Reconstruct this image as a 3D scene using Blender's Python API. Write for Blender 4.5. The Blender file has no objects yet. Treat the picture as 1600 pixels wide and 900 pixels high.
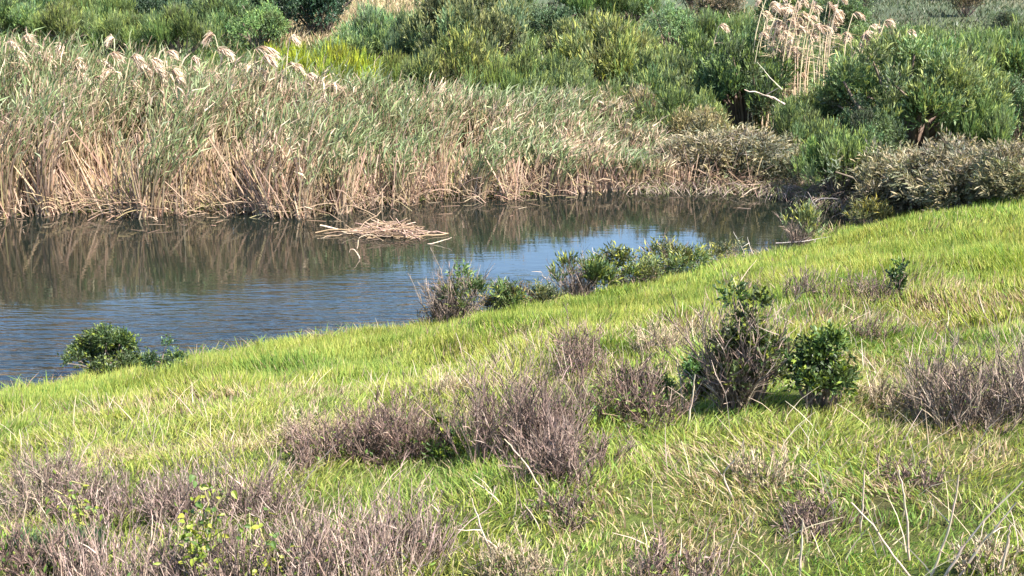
import bpy, math
import numpy as np
from mathutils import Vector

# ------------------------------------------------------------------ camera, sky, sun, exposure
SC = bpy.context.scene
COL = SC.collection
RAD = math.radians
FPX, PITCH, CAMZ = 2198.0, math.atan(577 / 2198.0), 7.0
cam_d = bpy.data.cameras.new("camera")
cam_d.lens = 36 * FPX / 1600
cam_d.clip_end = 6000
cam = bpy.data.objects.new("camera", cam_d)
cam.location = (0, 0, CAMZ)
cam.rotation_euler = (RAD(90) - PITCH, 0, 0)
COL.objects.link(cam)
SC.camera = cam

SUN_AZ, SUN_EL = (0.80, -0.60), 50.0          # where the sun stands: to the right, a little behind the camera
world = bpy.data.worlds.new("World")
SC.world = world
world.use_nodes = True
wn = world.node_tree.nodes
sky = wn.new("ShaderNodeTexSky")
sky.sky_type = 'NISHITA'
sky.sun_disc = False
sky.sun_elevation = RAD(SUN_EL)
sky.sun_rotation = math.atan2(SUN_AZ[0], SUN_AZ[1])
sky.altitude = 50
sky.air_density = 1.0
sky.dust_density = 0.5
sky.ozone_density = 2.5
wn["Background"].inputs[1].default_value = 0.11
world.node_tree.links.new(sky.outputs[0], wn["Background"].inputs[0])

sun_d = bpy.data.lights.new("sun", 'SUN')
sun_d.energy = 5.0
sun_d.angle = RAD(0.53)
sun_d.color = (1.0, 0.95, 0.87)
sun = bpy.data.objects.new("sun", sun_d)
sv = Vector((SUN_AZ[0], SUN_AZ[1], math.tan(RAD(SUN_EL)) * math.hypot(*SUN_AZ)))
sun.rotation_euler = sv.to_track_quat('Z', 'Y').to_euler()
sun.location = (20, -20, 40)
COL.objects.link(sun)

SC.view_settings.view_transform = 'Standard'
SC.view_settings.look = 'None'
SC.view_settings.gamma = 1.0
SC.view_settings.exposure = 2.0
SC.render.engine = 'CYCLES'
SC.cycles.max_bounces = 8
SC.cycles.transparent_max_bounces = 8

# ------------------------------------------------------------------ projection helpers (photo pixels, 1600x900)
CP, SP = math.cos(PITCH), math.sin(PITCH)


def ray(px, py):
    a, b = (px - 800) / FPX, (450 - py) / FPX
    return np.array([a, CP + b * SP, b * CP - SP])


def at(px, py, z=0.0):
    r = ray(px, py)
    t = (z - CAMZ) / r[2]
    return np.array([0, 0, CAMZ]) + r * t


def project(P):
    d = np.asarray(P, float) - np.array([0, 0, CAMZ])
    f = d[..., 1] * CP - d[..., 2] * SP
    u = d[..., 1] * SP + d[..., 2] * CP
    f = np.where(f < 0.1, 0.1, f)
    return 800 + FPX * d[..., 0] / f, 450 - FPX * u / f, f


# ------------------------------------------------------------------ noise
_rg = np.random.default_rng(7)
_tab = _rg.random((256, 256))


def vn(x, y, s=1.0, o=0):
    x = np.asarray(x, float) / s + 37.3 + o * 17.1
    y = np.asarray(y, float) / s + 91.7 + o * 31.7
    xi, yi = np.floor(x).astype(int), np.floor(y).astype(int)
    fx, fy = x - xi, y - yi
    fx, fy = fx * fx * (3 - 2 * fx), fy * fy * (3 - 2 * fy)
    g = lambda i, j: _tab[(xi + i) & 255, (yi + j) & 255]
    return (g(0, 0) * (1 - fx) + g(1, 0) * fx) * (1 - fy) + (g(0, 1) * (1 - fx) + g(1, 1) * fx) * fy


def fbm(x, y, s, o=0):
    return (vn(x, y, s, o) + .5 * vn(x, y, s / 2.1, o + 3) + .25 * vn(x, y, s / 4.3, o + 5)) / 1.75


# ------------------------------------------------------------------ lie of the land
far_px = [(-400, 345), (-150, 342), (0, 338), (150, 331), (220, 341), (320, 328), (470, 337), (550, 323), (640, 316), (700, 310), (800, 308),
          (870, 301), (1000, 296), (1080, 293), (1180, 300), (1260, 315), (1320, 335)]
near_px = [(-400, 705), (-150, 645), (0, 612), (100, 594), (290, 556), (420, 532), (520, 526), (650, 508), (760, 484), (850, 460), (950, 444),
           (1100, 414), (1230, 388), (1330, 352)]
FARP = np.array([at(*p)[:2] for p in far_px])
NEARP = np.array([at(*p)[:2] for p in near_px])
NEARP[:, 1] -= 0.45
NEARP = np.vstack([[-60, -6], NEARP, [[14, 38.5], [40, 58]]])
FARP = np.vstack([[-60, 36.0], FARP, [[9.5, 31.5], [14, 31], [40, 36]]])


def yfar(x): return np.interp(x, FARP[:, 0], FARP[:, 1])
def ynear(x): return np.interp(x, NEARP[:, 0], NEARP[:, 1]) + (vn(x, np.zeros_like(np.asarray(x, float)), 1.1, 70) - .5) * .55 + (vn(x, np.zeros_like(np.asarray(x, float)), .35, 71) - .5) * .3


def height(x, y):
    x, y = np.asarray(x, float), np.asarray(y, float)
    ds = (ynear(x) - y) * 0.80
    zn = 0.265 * ds + np.clip(ds, 0, 3) / 3 * ((fbm(x, y, 3.1) - .5) * .55 + (vn(x, y, .8, 2) - .5) * .14)
    zn = zn - 0.105 * np.clip(ds - 9, 0, 60) - 0.13 * np.clip(ds - 26, 0, 400)
    d = y - yfar(x)
    zf = np.where(d < 0, 0.35 * d, 0.06 * np.clip(d, 0, 10) + 0.024 * np.clip(d - 10, 0, 60) + 0.045 * np.clip(d - 70, 0, 300)
                  + 0.01 * np.clip(d - 370, 0, 3000) + np.clip(d, 0, 4) / 4 * (fbm(x, y, 6, 4) - .5) * .35 + np.clip(d - 80, 0, 60) / 60 * (fbm(x, y, 60, 6) - .5) * 9)
    zn = np.where(ds < 0, 0.35 * ds, zn)
    return np.maximum(np.maximum(zn, zf), -0.9)


def ground(px, py):
    r = ray(px, py)
    o = np.array([0, 0, CAMZ])
    t = np.concatenate([np.linspace(3, 60, 1500), np.linspace(60, 400, 1500)])
    p = o + r * t[:, None]
    below = p[:, 2] < np.maximum(height(p[:, 0], p[:, 1]), 0)
    i = int(np.argmax(below)) if below.any() else len(t) - 1
    return p[i]


# ------------------------------------------------------------------ mesh helpers
def norm(v): return v / np.maximum(np.linalg.norm(v, axis=-1, keepdims=True), 1e-9)


class MB:
    """collects quads with a colour for every vertex and links them as one mesh object"""
    def __init__(self): self.v, self.q, self.c, self.n = [], [], [], 0

    def add(self, V, Q, C):
        self.v.append(V.reshape(-1, 3)); self.q.append(Q.reshape(-1, 4) + self.n); self.c.append(C.reshape(-1, 3)); self.n += V.reshape(-1, 3).shape[0]

    def ribbons(self, P, D, S, L, W, B, C0, C1, prof):
        """N curved blades: base P, direction D, side S, length L, width W, tip offset B, colours base to tip, width profile"""
        N, K = len(P), len(prof)
        t = np.linspace(0, 1, K)
        ctr = P[:, None] + D[:, None] * (L[:, None] * t)[..., None] + B[:, None] * (t * t)[None, :, None]
        hw = (W[:, None] * np.array(prof)[None] * .5)[..., None] * S[:, None]
        V = np.stack([ctr - hw, ctr + hw], 2)
        C = C0[:, None] + (C1 - C0)[:, None] * t[None, :, None]
        C = np.repeat(C[:, :, None], 2, 2)
        b = (np.arange(N) * K * 2)[:, None] + (np.arange(K - 1) * 2)[None]
        self.add(V, np.stack([b, b + 1, b + 3, b + 2], -1), C)

    def leaves(self, P, D, S, L, W, C0, C1, fold=0.0):
        """N lens-shaped leaves, two quads folded along the midrib"""
        U = norm(np.cross(D, S))
        tip = P + D * L[:, None] - U * (fold * L * .6)[:, None]
        m = P + D * (L * .45)[:, None]
        a = m + S * (W * .5)[:, None] + U * (fold * W)[:, None]
        b = m - S * (W * .5)[:, None] + U * (fold * W)[:, None]
        V = np.stack([P, a, tip, b], 1)
        C = np.stack([C0, (C0 + C1) / 2, C1, (C0 + C1) / 2], 1)
        self.add(V, np.arange(len(P) * 4).reshape(-1, 4), C)

    def tubes(self, pts, R, C, n=3):
        """N polylines pts (N,K,3) with radii (N,K) and colours (N,K,3) swept as n-sided tubes"""
        N, K = pts.shape[:2]
        T = norm(np.gradient(pts, axis=1))
        up = np.where(np.abs(T[..., 2:3]) > .9, np.array([1., 0, 0]), np.array([0, 0, 1.]))
        A = norm(np.cross(T, up)); Bn = np.cross(T, A)
        ang = np.arange(n) * 2 * math.pi / n
        V = pts[:, :, None] + R[:, :, None, None] * (A[:, :, None] * np.cos(ang)[:, None] + Bn[:, :, None] * np.sin(ang)[:, None])
        idx = np.arange(N * K * n).reshape(N, K, n)
        j = np.roll(np.arange(n), -1)
        Q = np.stack([idx[:, :-1], idx[:, :-1][:, :, j], idx[:, 1:][:, :, j], idx[:, 1:]], -1)
        self.add(V, Q, np.repeat(C[:, :, None], n, 2))

    def mesh(self, name, mat, smooth=False):
        V, Q, C = np.concatenate(self.v), np.concatenate(self.q), np.concatenate(self.c)
        me = bpy.data.meshes.new(name)
        me.vertices.add(len(V)); me.vertices.foreach_set("co", V.astype(np.float32).ravel())
        me.loops.add(Q.size); me.loops.foreach_set("vertex_index", Q.astype(np.int32).ravel())
        me.polygons.add(len(Q)); me.polygons.foreach_set("loop_start", (np.arange(len(Q)) * 4).astype(np.int32))
        me.polygons.foreach_set("use_smooth", np.full(len(Q), smooth))
        a = me.color_attributes.new("Col", 'FLOAT_COLOR', 'POINT')
        a.data.foreach_set("color", np.concatenate([np.clip(C, 0, 4), np.ones((len(C), 1))], 1).astype(np.float32).ravel())
        me.materials.append(mat)
        me.update(calc_edges=True)
        return me

    def build(self, name, mat, parent=None, smooth=False):
        return link(name, self.mesh(name, mat, smooth), parent)


def link(name, me, parent=None):
    o = bpy.data.objects.new(name, me)
    COL.objects.link(o)
    o.parent = parent
    return o


def tag(o, label=None, cat=None, group=None, kind=None):
    for k, v in (("label", label), ("category", cat), ("group", group), ("kind", kind)):
        if v: o[k] = v
    return o


def thing(name, loc, label, cat, group=None, rz=0.0):
    e = bpy.data.objects.new(name, None)
    e.empty_display_size = .2
    COL.objects.link(e)
    e.location = [float(c) for c in loc]
    e.rotation_euler = (0, 0, rz)
    return tag(e, label, cat, group)


def sph(rng, n): return norm(rng.normal(size=(n, 3)))
def perp(D, rng): return norm(np.cross(D, sph(rng, len(D))))
def jit(rng, c, n, a=.15, b=.08): return np.clip(np.array(c) * (1 + rng.uniform(-a, a, (n, 1))) * (1 + rng.uniform(-b, b, (n, 3))), 0, 4)
def pick(rng, cols, n, p=None, a=.18, b=.07):
    return jit(rng, np.array(cols)[rng.choice(len(cols), n, p=p)], n, a, b)


# ------------------------------------------------------------------ materials
def plant_material(name, transl, rough, spec, tw=(1.15, 1.1, .6)):
    m = bpy.data.materials.new(name); m.use_nodes = True
    nt = m.node_tree; N, L = nt.nodes, nt.links
    bs = N["Principled BSDF"]
    at_ = N.new("ShaderNodeAttribute"); at_.attribute_name = "Col"
    oi = N.new("ShaderNodeObjectInfo")
    mul = N.new("ShaderNodeMix"); mul.data_type = 'RGBA'; mul.blend_type = 'MULTIPLY'; mul.inputs[0].default_value = 1
    L.new(at_.outputs["Color"], mul.inputs[6]); L.new(oi.outputs["Color"], mul.inputs[7])
    L.new(mul.outputs[2], bs.inputs["Base Color"])
    bs.inputs["Roughness"].default_value = rough
    bs.inputs["Specular IOR Level"].default_value = spec
    if transl > 0:
        m2 = N.new("ShaderNodeMix"); m2.data_type = 'RGBA'; m2.blend_type = 'MULTIPLY'; m2.inputs[0].default_value = 1
        L.new(mul.outputs[2], m2.inputs[6]); m2.inputs[7].default_value = (*tw, 1)
        tr = N.new("ShaderNodeBsdfTranslucent"); L.new(m2.outputs[2], tr.inputs[0])
        mx = N.new("ShaderNodeMixShader"); mx.inputs[0].default_value = transl
        L.new(bs.outputs[0], mx.inputs[1]); L.new(tr.outputs[0], mx.inputs[2]); L.new(mx.outputs[0], N["Material Output"].inputs[0])
    return m


M_GRASS = plant_material("grass_blades", .42, .6, .2)
M_LEAF = plant_material("leaves", .30, .5, .35)
M_GLOSSY = plant_material("glossy_leaves", .25, .48, .4)
M_REED = plant_material("reed_straw", .25, .55, .3, (1.05, 1.0, .8))
M_TWIG = plant_material("dry_twigs", 0, .8, .2)


def ground_material():
    m = bpy.data.materials.new("soil_and_thatch"); m.use_nodes = True
    nt = m.node_tree; N, L = nt.nodes, nt.links
    bs = N["Principled BSDF"]; bs.inputs["Roughness"].default_value = .95; bs.inputs["Specular IOR Level"].default_value = .1
    g = N.new("ShaderNodeNewGeometry")
    def noise(s, d=6, r=.6):
        n = N.new("ShaderNodeTexNoise"); n.inputs["Scale"].default_value = s; n.inputs["Detail"].default_value = d; n.inputs["Roughness"].default_value = r
        L.new(g.outputs["Position"], n.inputs["Vector"]); return n
    def ramp(src, stops):
        r = N.new("ShaderNodeValToRGB"); L.new(src, r.inputs[0]); e = r.color_ramp.elements
        e[0].position, e[0].color = stops[0][0], (*stops[0][1], 1); e[1].position, e[1].color = stops[-1][0], (*stops[-1][1], 1)
        for p, c in stops[1:-1]: k = e.new(p); k.color = (*c, 1)
        return r
    a = ramp(noise(.35).outputs[0], [(.35, (.055, .05, .022)), (.5, (.075, .095, .025)), (.68, (.10, .135, .032))])
    b = ramp(noise(14, 8, .75).outputs[0], [(.3, (.35, .33, .3)), (.7, (1.35, 1.3, 1.2))])
    mu = N.new("ShaderNodeMix"); mu.data_type = 'RGBA'; mu.blend_type = 'MULTIPLY'; mu.inputs[0].default_value = 1
    L.new(a.outputs[0], mu.inputs[6]); L.new(b.outputs[0], mu.inputs[7])
    # distant pasture: pale grey-green with straw patches
    far = ramp(noise(.035, 8, .65).outputs[0], [(.40, (.050, .062, .036)), (.52, (.065, .080, .044)), (.62, (.13, .11, .065))])
    sx = N.new("ShaderNodeSeparateXYZ"); L.new(g.outputs["Position"], sx.inputs[0])
    mr = N.new("ShaderNodeMapRange"); mr.inputs[1].default_value = 70; mr.inputs[2].default_value = 84; L.new(sx.outputs[1], mr.inputs[0])
    mf = N.new("ShaderNodeMix"); mf.data_type = 'RGBA'; L.new(mr.outputs[0], mf.inputs[0]); L.new(mu.outputs[2], mf.inputs[6]); L.new(far.outputs[0], mf.inputs[7])
    L.new(mf.outputs[2], bs.inputs["Base Color"])
    bp = N.new("ShaderNodeBump"); bp.inputs["Strength"].default_value = .9; bp.inputs["Distance"].default_value = .08
    L.new(noise(9, 8, .7).outputs[0], bp.inputs["Height"]); L.new(bp.outputs[0], bs.inputs["Normal"])
    return m


def water_material():
    m = bpy.data.materials.new("pond_water"); m.use_nodes = True
    nt = m.node_tree; N, L = nt.nodes, nt.links
    bs = N["Principled BSDF"]
    bs.inputs["Base Color"].default_value = (.005, .008, .006, 1)
    bs.inputs["Roughness"].default_value = .035
    bs.inputs["IOR"].default_value = 1.58
    g = N.new("ShaderNodeNewGeometry")
    def wave(sx, sy, scale, det, rot=0.0):
        mp = N.new("ShaderNodeMapping"); mp.inputs["Scale"].default_value = (sx, sy, 1); mp.inputs["Rotation"].default_value = (0, 0, rot)
        L.new(g.outputs["Position"], mp.inputs[0])
        n = N.new("ShaderNodeTexNoise"); n.inputs["Scale"].default_value = scale; n.inputs["Detail"].default_value = det; n.inputs["Roughness"].default_value = .5
        L.new(mp.outputs[0], n.inputs["Vector"]); return n.outputs[0]
    def math_(op, a, b):
        k = N.new("ShaderNodeMath"); k.operation = op
        for i, s in enumerate((a, b)):
            if isinstance(s, (int, float)): k.inputs[i].default_value = s
            else: L.new(s, k.inputs[i])
        return k.outputs[0]
    fine = math_('ADD', math_('MULTIPLY', wave(.42, 1.5, 4.6, 3, .12), 1.0), math_('MULTIPLY', wave(.45, 1.4, 1.7, 2, -.2), 1.5))
    # the breeze reaches the open water in the middle and on the near side; under the reeds it lies calm
    sp = N.new("ShaderNodeSeparateXYZ"); L.new(g.outputs["Position"], sp.inputs[0])
    q = math_('SUBTRACT', math_('SUBTRACT', sp.outputs[1], math_('MULTIPLY', sp.outputs[0], .28)), math_('MULTIPLY', wave(.6, 1, .25, 2), 5.0))
    mr = N.new("ShaderNodeMapRange"); mr.interpolation_type = 'SMOOTHSTEP'
    mr.inputs[1].default_value = 26.5; mr.inputs[2].default_value = 21.5; mr.inputs[3].default_value = .045; mr.inputs[4].default_value = 1.0
    L.new(q, mr.inputs[0])
    bp = N.new("ShaderNodeBump"); bp.inputs["Distance"].default_value = .042
    L.new(mr.outputs[0], bp.inputs["Strength"]); L.new(fine, bp.inputs["Height"]); L.new(bp.outputs[0], bs.inputs["Normal"])
    return m


M_GROUND, M_WATER = ground_material(), water_material()

# ------------------------------------------------------------------ ground and water
def grow(a, b, step, f=1.16):
    out, s = [a], step
    while out[-1] < b: out.append(out[-1] + s); s *= f
    return out
gx = np.array([-v for v in grow(22, 1500, .6)][::-1] + list(np.arange(-21.4, 22, .6)) + grow(22, 1500, .6))
gy = np.array([-v for v in grow(12, 300, .6)][::-1] + list(np.arange(-11.6, 48, .4)) + grow(48, 2500, .5, 1.08))
X, Y = np.meshgrid(gx, gy)
Z = height(X, Y)
V = np.stack([X, Y, Z], -1).reshape(-1, 3)
nx, ny = len(gx), len(gy)
I = np.arange(nx * ny).reshape(ny, nx)
mb = MB(); mb.add(V, np.stack([I[:-1, :-1], I[:-1, 1:], I[1:, 1:], I[1:, :-1]], -1), np.ones_like(V))
tag(mb.build("ground", M_GROUND, smooth=True), kind="structure")

xs = np.linspace(-58, 11, 140)
a_, b_ = ynear(xs) - .6, yfar(xs) + .8
b_ = np.maximum(b_, a_ + .05)
tt = np.linspace(0, 1, 30)
W_ = np.stack([np.repeat(xs[:, None], 30, 1), a_[:, None] + (b_ - a_)[:, None] * tt, np.zeros((140, 30))], -1)
I = np.arange(140 * 30).reshape(140, 30)
mb = MB(); mb.add(W_.reshape(-1, 3), np.stack([I[:-1, :-1], I[1:, :-1], I[1:, 1:], I[:-1, 1:]], -1), np.ones((140 * 30, 3)))
tag(mb.build("pond_water", M_WATER, smooth=True), kind="structure")

# ------------------------------------------------------------------ shrub parts
def crown(rng, n, ll, lw, lobes=18, flat=1.0, updir=.5, tipc=(1.5, 1.35, .7), basec=(.58, .64, .62), inner=.5, tips=.3, spread=.7, per=7, dims=(1, 1, 1), lr=(.13, .30)):
    """a lumpy dome of leafy sprigs, 2*dims wide and dims high, returned as a mesh builder plus lobe centres"""
    dims = np.array(dims, float); gm = dims.min() * .5 + dims.max() * .5
    th = rng.uniform(0, 2 * math.pi, lobes); r = np.sqrt(rng.uniform(0, 1, lobes)) * .80
    cz = (.16 + .62 * np.sqrt(np.clip(1 - r * r * 1.25, 0, 1)) * rng.uniform(.35, 1.1, lobes)) * flat
    LC = np.stack([r * np.cos(th), r * np.sin(th), cz], 1) * dims
    LR = rng.uniform(*lr, lobes) * gm
    stray = rng.random(lobes) < .28
    LC[stray] *= rng.uniform(1.08, 1.32, (stray.sum(), 1)); LR[stray] *= .55
    ns = n // per
    k = rng.choice(lobes, ns, p=LR ** 2 / (LR ** 2).sum())
    d = sph(rng, ns); d[:, 2] = d[:, 2] * .8 + .25; d = norm(d)
    rad = LR[k] * (inner + (1 - inner) * rng.random(ns) ** .45) * (1 + .22 * np.sin(d[:, 0] * 5 + k) * np.sin(d[:, 1] * 6 + 2 * k))
    base = LC[k] + d * rad[:, None] * np.array([1, 1, .85])
    sd = norm(d + np.array([0, 0, updir * 1.6]) + sph(rng, ns) * .45)
    outer = np.clip((rad / LR[k] - .70) / .25, 0, 1)
    sl = rng.uniform(.9, 2.6, ns)
    P = np.repeat(base, per, 0) + np.repeat(sd * sl[:, None], per, 0) * (np.tile(np.arange(per) / per, ns) * ll)[:, None]
    D = norm(np.repeat(sd, per, 0) + sph(rng, ns * per) * spread)
    L_ = ll * rng.uniform(.6, 1.2, ns * per); Wd = lw * rng.uniform(.7, 1.2, ns * per)
    tipw = np.repeat((rng.random(ns) < tips) * outer, per) * np.tile(np.clip(np.arange(per) / per * 2 - .3, 0, 1), ns)
    lobe_t = rng.uniform(.6, 1.45, (lobes, 1)) * (1 + rng.uniform(-.12, .12, (lobes, 3)))
    C = jit(rng, basec, ns * per, .3, .1) * np.repeat(lobe_t[k] * rng.uniform(.7, 1.3, (ns, 1)), per, 0)
    C = C + (np.array(tipc) * rng.uniform(.7, 1.2, (ns * per, 1)) - C) * tipw[:, None]  # base tone lowered and tips brightened for shading contrast; tips also yellower growth
    P[:, 2] = np.abs(P[:, 2]) + .01
    m = MB(); m.leaves(P, D, perp(D, rng), L_, Wd, C * .95, C * 1.08, .12)
    return m, LC


def limbs(rng, LC, r0=.035, col=(.16, .12, .09), k=5):
    n = len(LC); t = np.linspace(0, 1, k)
    b = np.zeros((n, 3)); b[:, :2] = rng.normal(0, .05, (n, 2)); b[:, 2] = -.05
    mid = sph(rng, n) * .1
    pts = b[:, None] + (LC - b)[:, None] * t[None, :, None] + mid[:, None] * (np.sin(t * math.pi))[None, :, None]
    pts[:, :, 2] += (np.sin(t * math.pi) * .06)
    m = MB(); m.tubes(pts, r0 * (1 - .7 * t)[None] * rng.uniform(.6, 1.1, (n, 1)), jit(rng, col, n * k).reshape(n, k, 3), 5)
    return m


def twigs(rng, stems, sub, h=1.0, spread=.55, r0=.010, tw=.22, cols=((.33, .27, .24), (.24, .19, .165), (.42, .36, .32)), basespread=.25, wig=.05, droop=0.0, tr=.55, clumps=5, up=1.0):
    """bare stems fanning out of a few rootstocks, each with side twigs; about 2*spread wide and h high"""
    K = 5; t = np.linspace(0, 1, K)
    ca = rng.uniform(0, 2 * math.pi, clumps); cr = np.sqrt(rng.random(clumps)) * spread * .72; ch = rng.uniform(.55, 1.05, clumps); ch[0] = 1.05; cr[0] *= .3
    ci = rng.integers(0, clumps, stems)
    off = rng.normal(0, spread * .13, (stems, 2))
    base = np.stack([np.cos(ca[ci]) * cr[ci] + off[:, 0], np.sin(ca[ci]) * cr[ci] + off[:, 1], np.full(stems, -.03)], 1)
    hh = h * ch[ci] * rng.uniform(.35, 1.0, stems)
    out = off / (spread * .13) * .26 + rng.normal(0, .16, (stems, 2))
    tip = base + np.concatenate([out * hh[:, None] / up, hh[:, None]], 1)
    pts = base[:, None] + (tip - base)[:, None] * t[None, :, None] + rng.normal(0, wig * h, (stems, K, 3)) * t[None, :, None]
    pts[:, :, 2] -= droop * (t ** 2)[None] * rng.random(stems)[:, None]
    C = pick(rng, cols, stems, a=.3)
    m = MB(); m.tubes(pts, r0 * (1.05 - .7 * t)[None] * rng.uniform(.6, 1.3, (stems, 1)), np.repeat(C[:, None], K, 1), 3)
    n2 = stems * sub
    si = np.repeat(np.arange(stems), sub); u = rng.uniform(.2, 1, n2)
    seg = np.clip((u * (K - 1)).astype(int), 0, K - 2); f = u * (K - 1) - seg
    p = pts[si, seg] * (1 - f)[:, None] + pts[si, seg + 1] * f[:, None]
    ax = norm(pts[si, seg + 1] - pts[si, seg])
    D = norm(ax * 1.1 + sph(rng, n2) * .72 + np.array([0, 0, .2]))
    Ln = tw * h * rng.uniform(.25, 1.2, n2)
    bend = sph(rng, n2) * (Ln * .22)[:, None]
    C2 = pick(rng, cols, n2, a=.35)
    m.ribbons(p, D, perp(D, rng), Ln, r0 * tr * 2.3 * rng.uniform(.6, 1.3, n2), bend, C2, C2, [1, .8, .35])
    pt2 = (p + D * Ln[:, None] + bend)[:, None]
    return m, pt2[:, -1], D


def tint(o, c):
    o.color = (*c, 1); return o

# ------------------------------------------------------------------ far bank: shared crowns
rg = np.random.default_rng(11)
PROTO = {}
def proto(key, n, ll, lw, **kw):
    m, LC = crown(rg, n, ll, lw, **kw)
    PROTO[key] = (m.mesh("crown", M_LEAF), limbs(rg, LC).mesh("trunk", M_TWIG))
for i in range(4):
    proto("willow%d" % i, 14500, .11, .023, lobes=26 + 4 * i, updir=.75, spread=.5, tips=.45, tipc=(1.75, 1.6, 1.1))
for i in range(2):
    proto("dense%d" % i, 13000, .066, .028, lobes=26, updir=.25, spread=.9, tips=.2, tipc=(1.3, 1.3, .9))
for i in range(2):
    proto("broom%d" % i, 11500, .14, .018, lobes=20, updir=1.3, spread=.35, tips=.35, tipc=(1.35, 1.25, .85))
for i in range(2):
    proto("tawny%d" % i, 13500, .105, .024, lobes=26, updir=.3, spread=.9, tips=.45, tipc=(1.9, 1.65, 1.5), basec=(.75, .78, .75), flat=.85)
proto("big0", 40000, .066, .017, lobes=60, updir=.7, spread=.6, tips=.45, tipc=(1.75, 1.65, 1.05), lr=(.09, .20))
proto("big1", 36000, .066, .017, lobes=54, updir=.7, spread=.6, tips=.45, tipc=(1.85, 1.6, 1.2), lr=(.09, .20))

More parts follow.
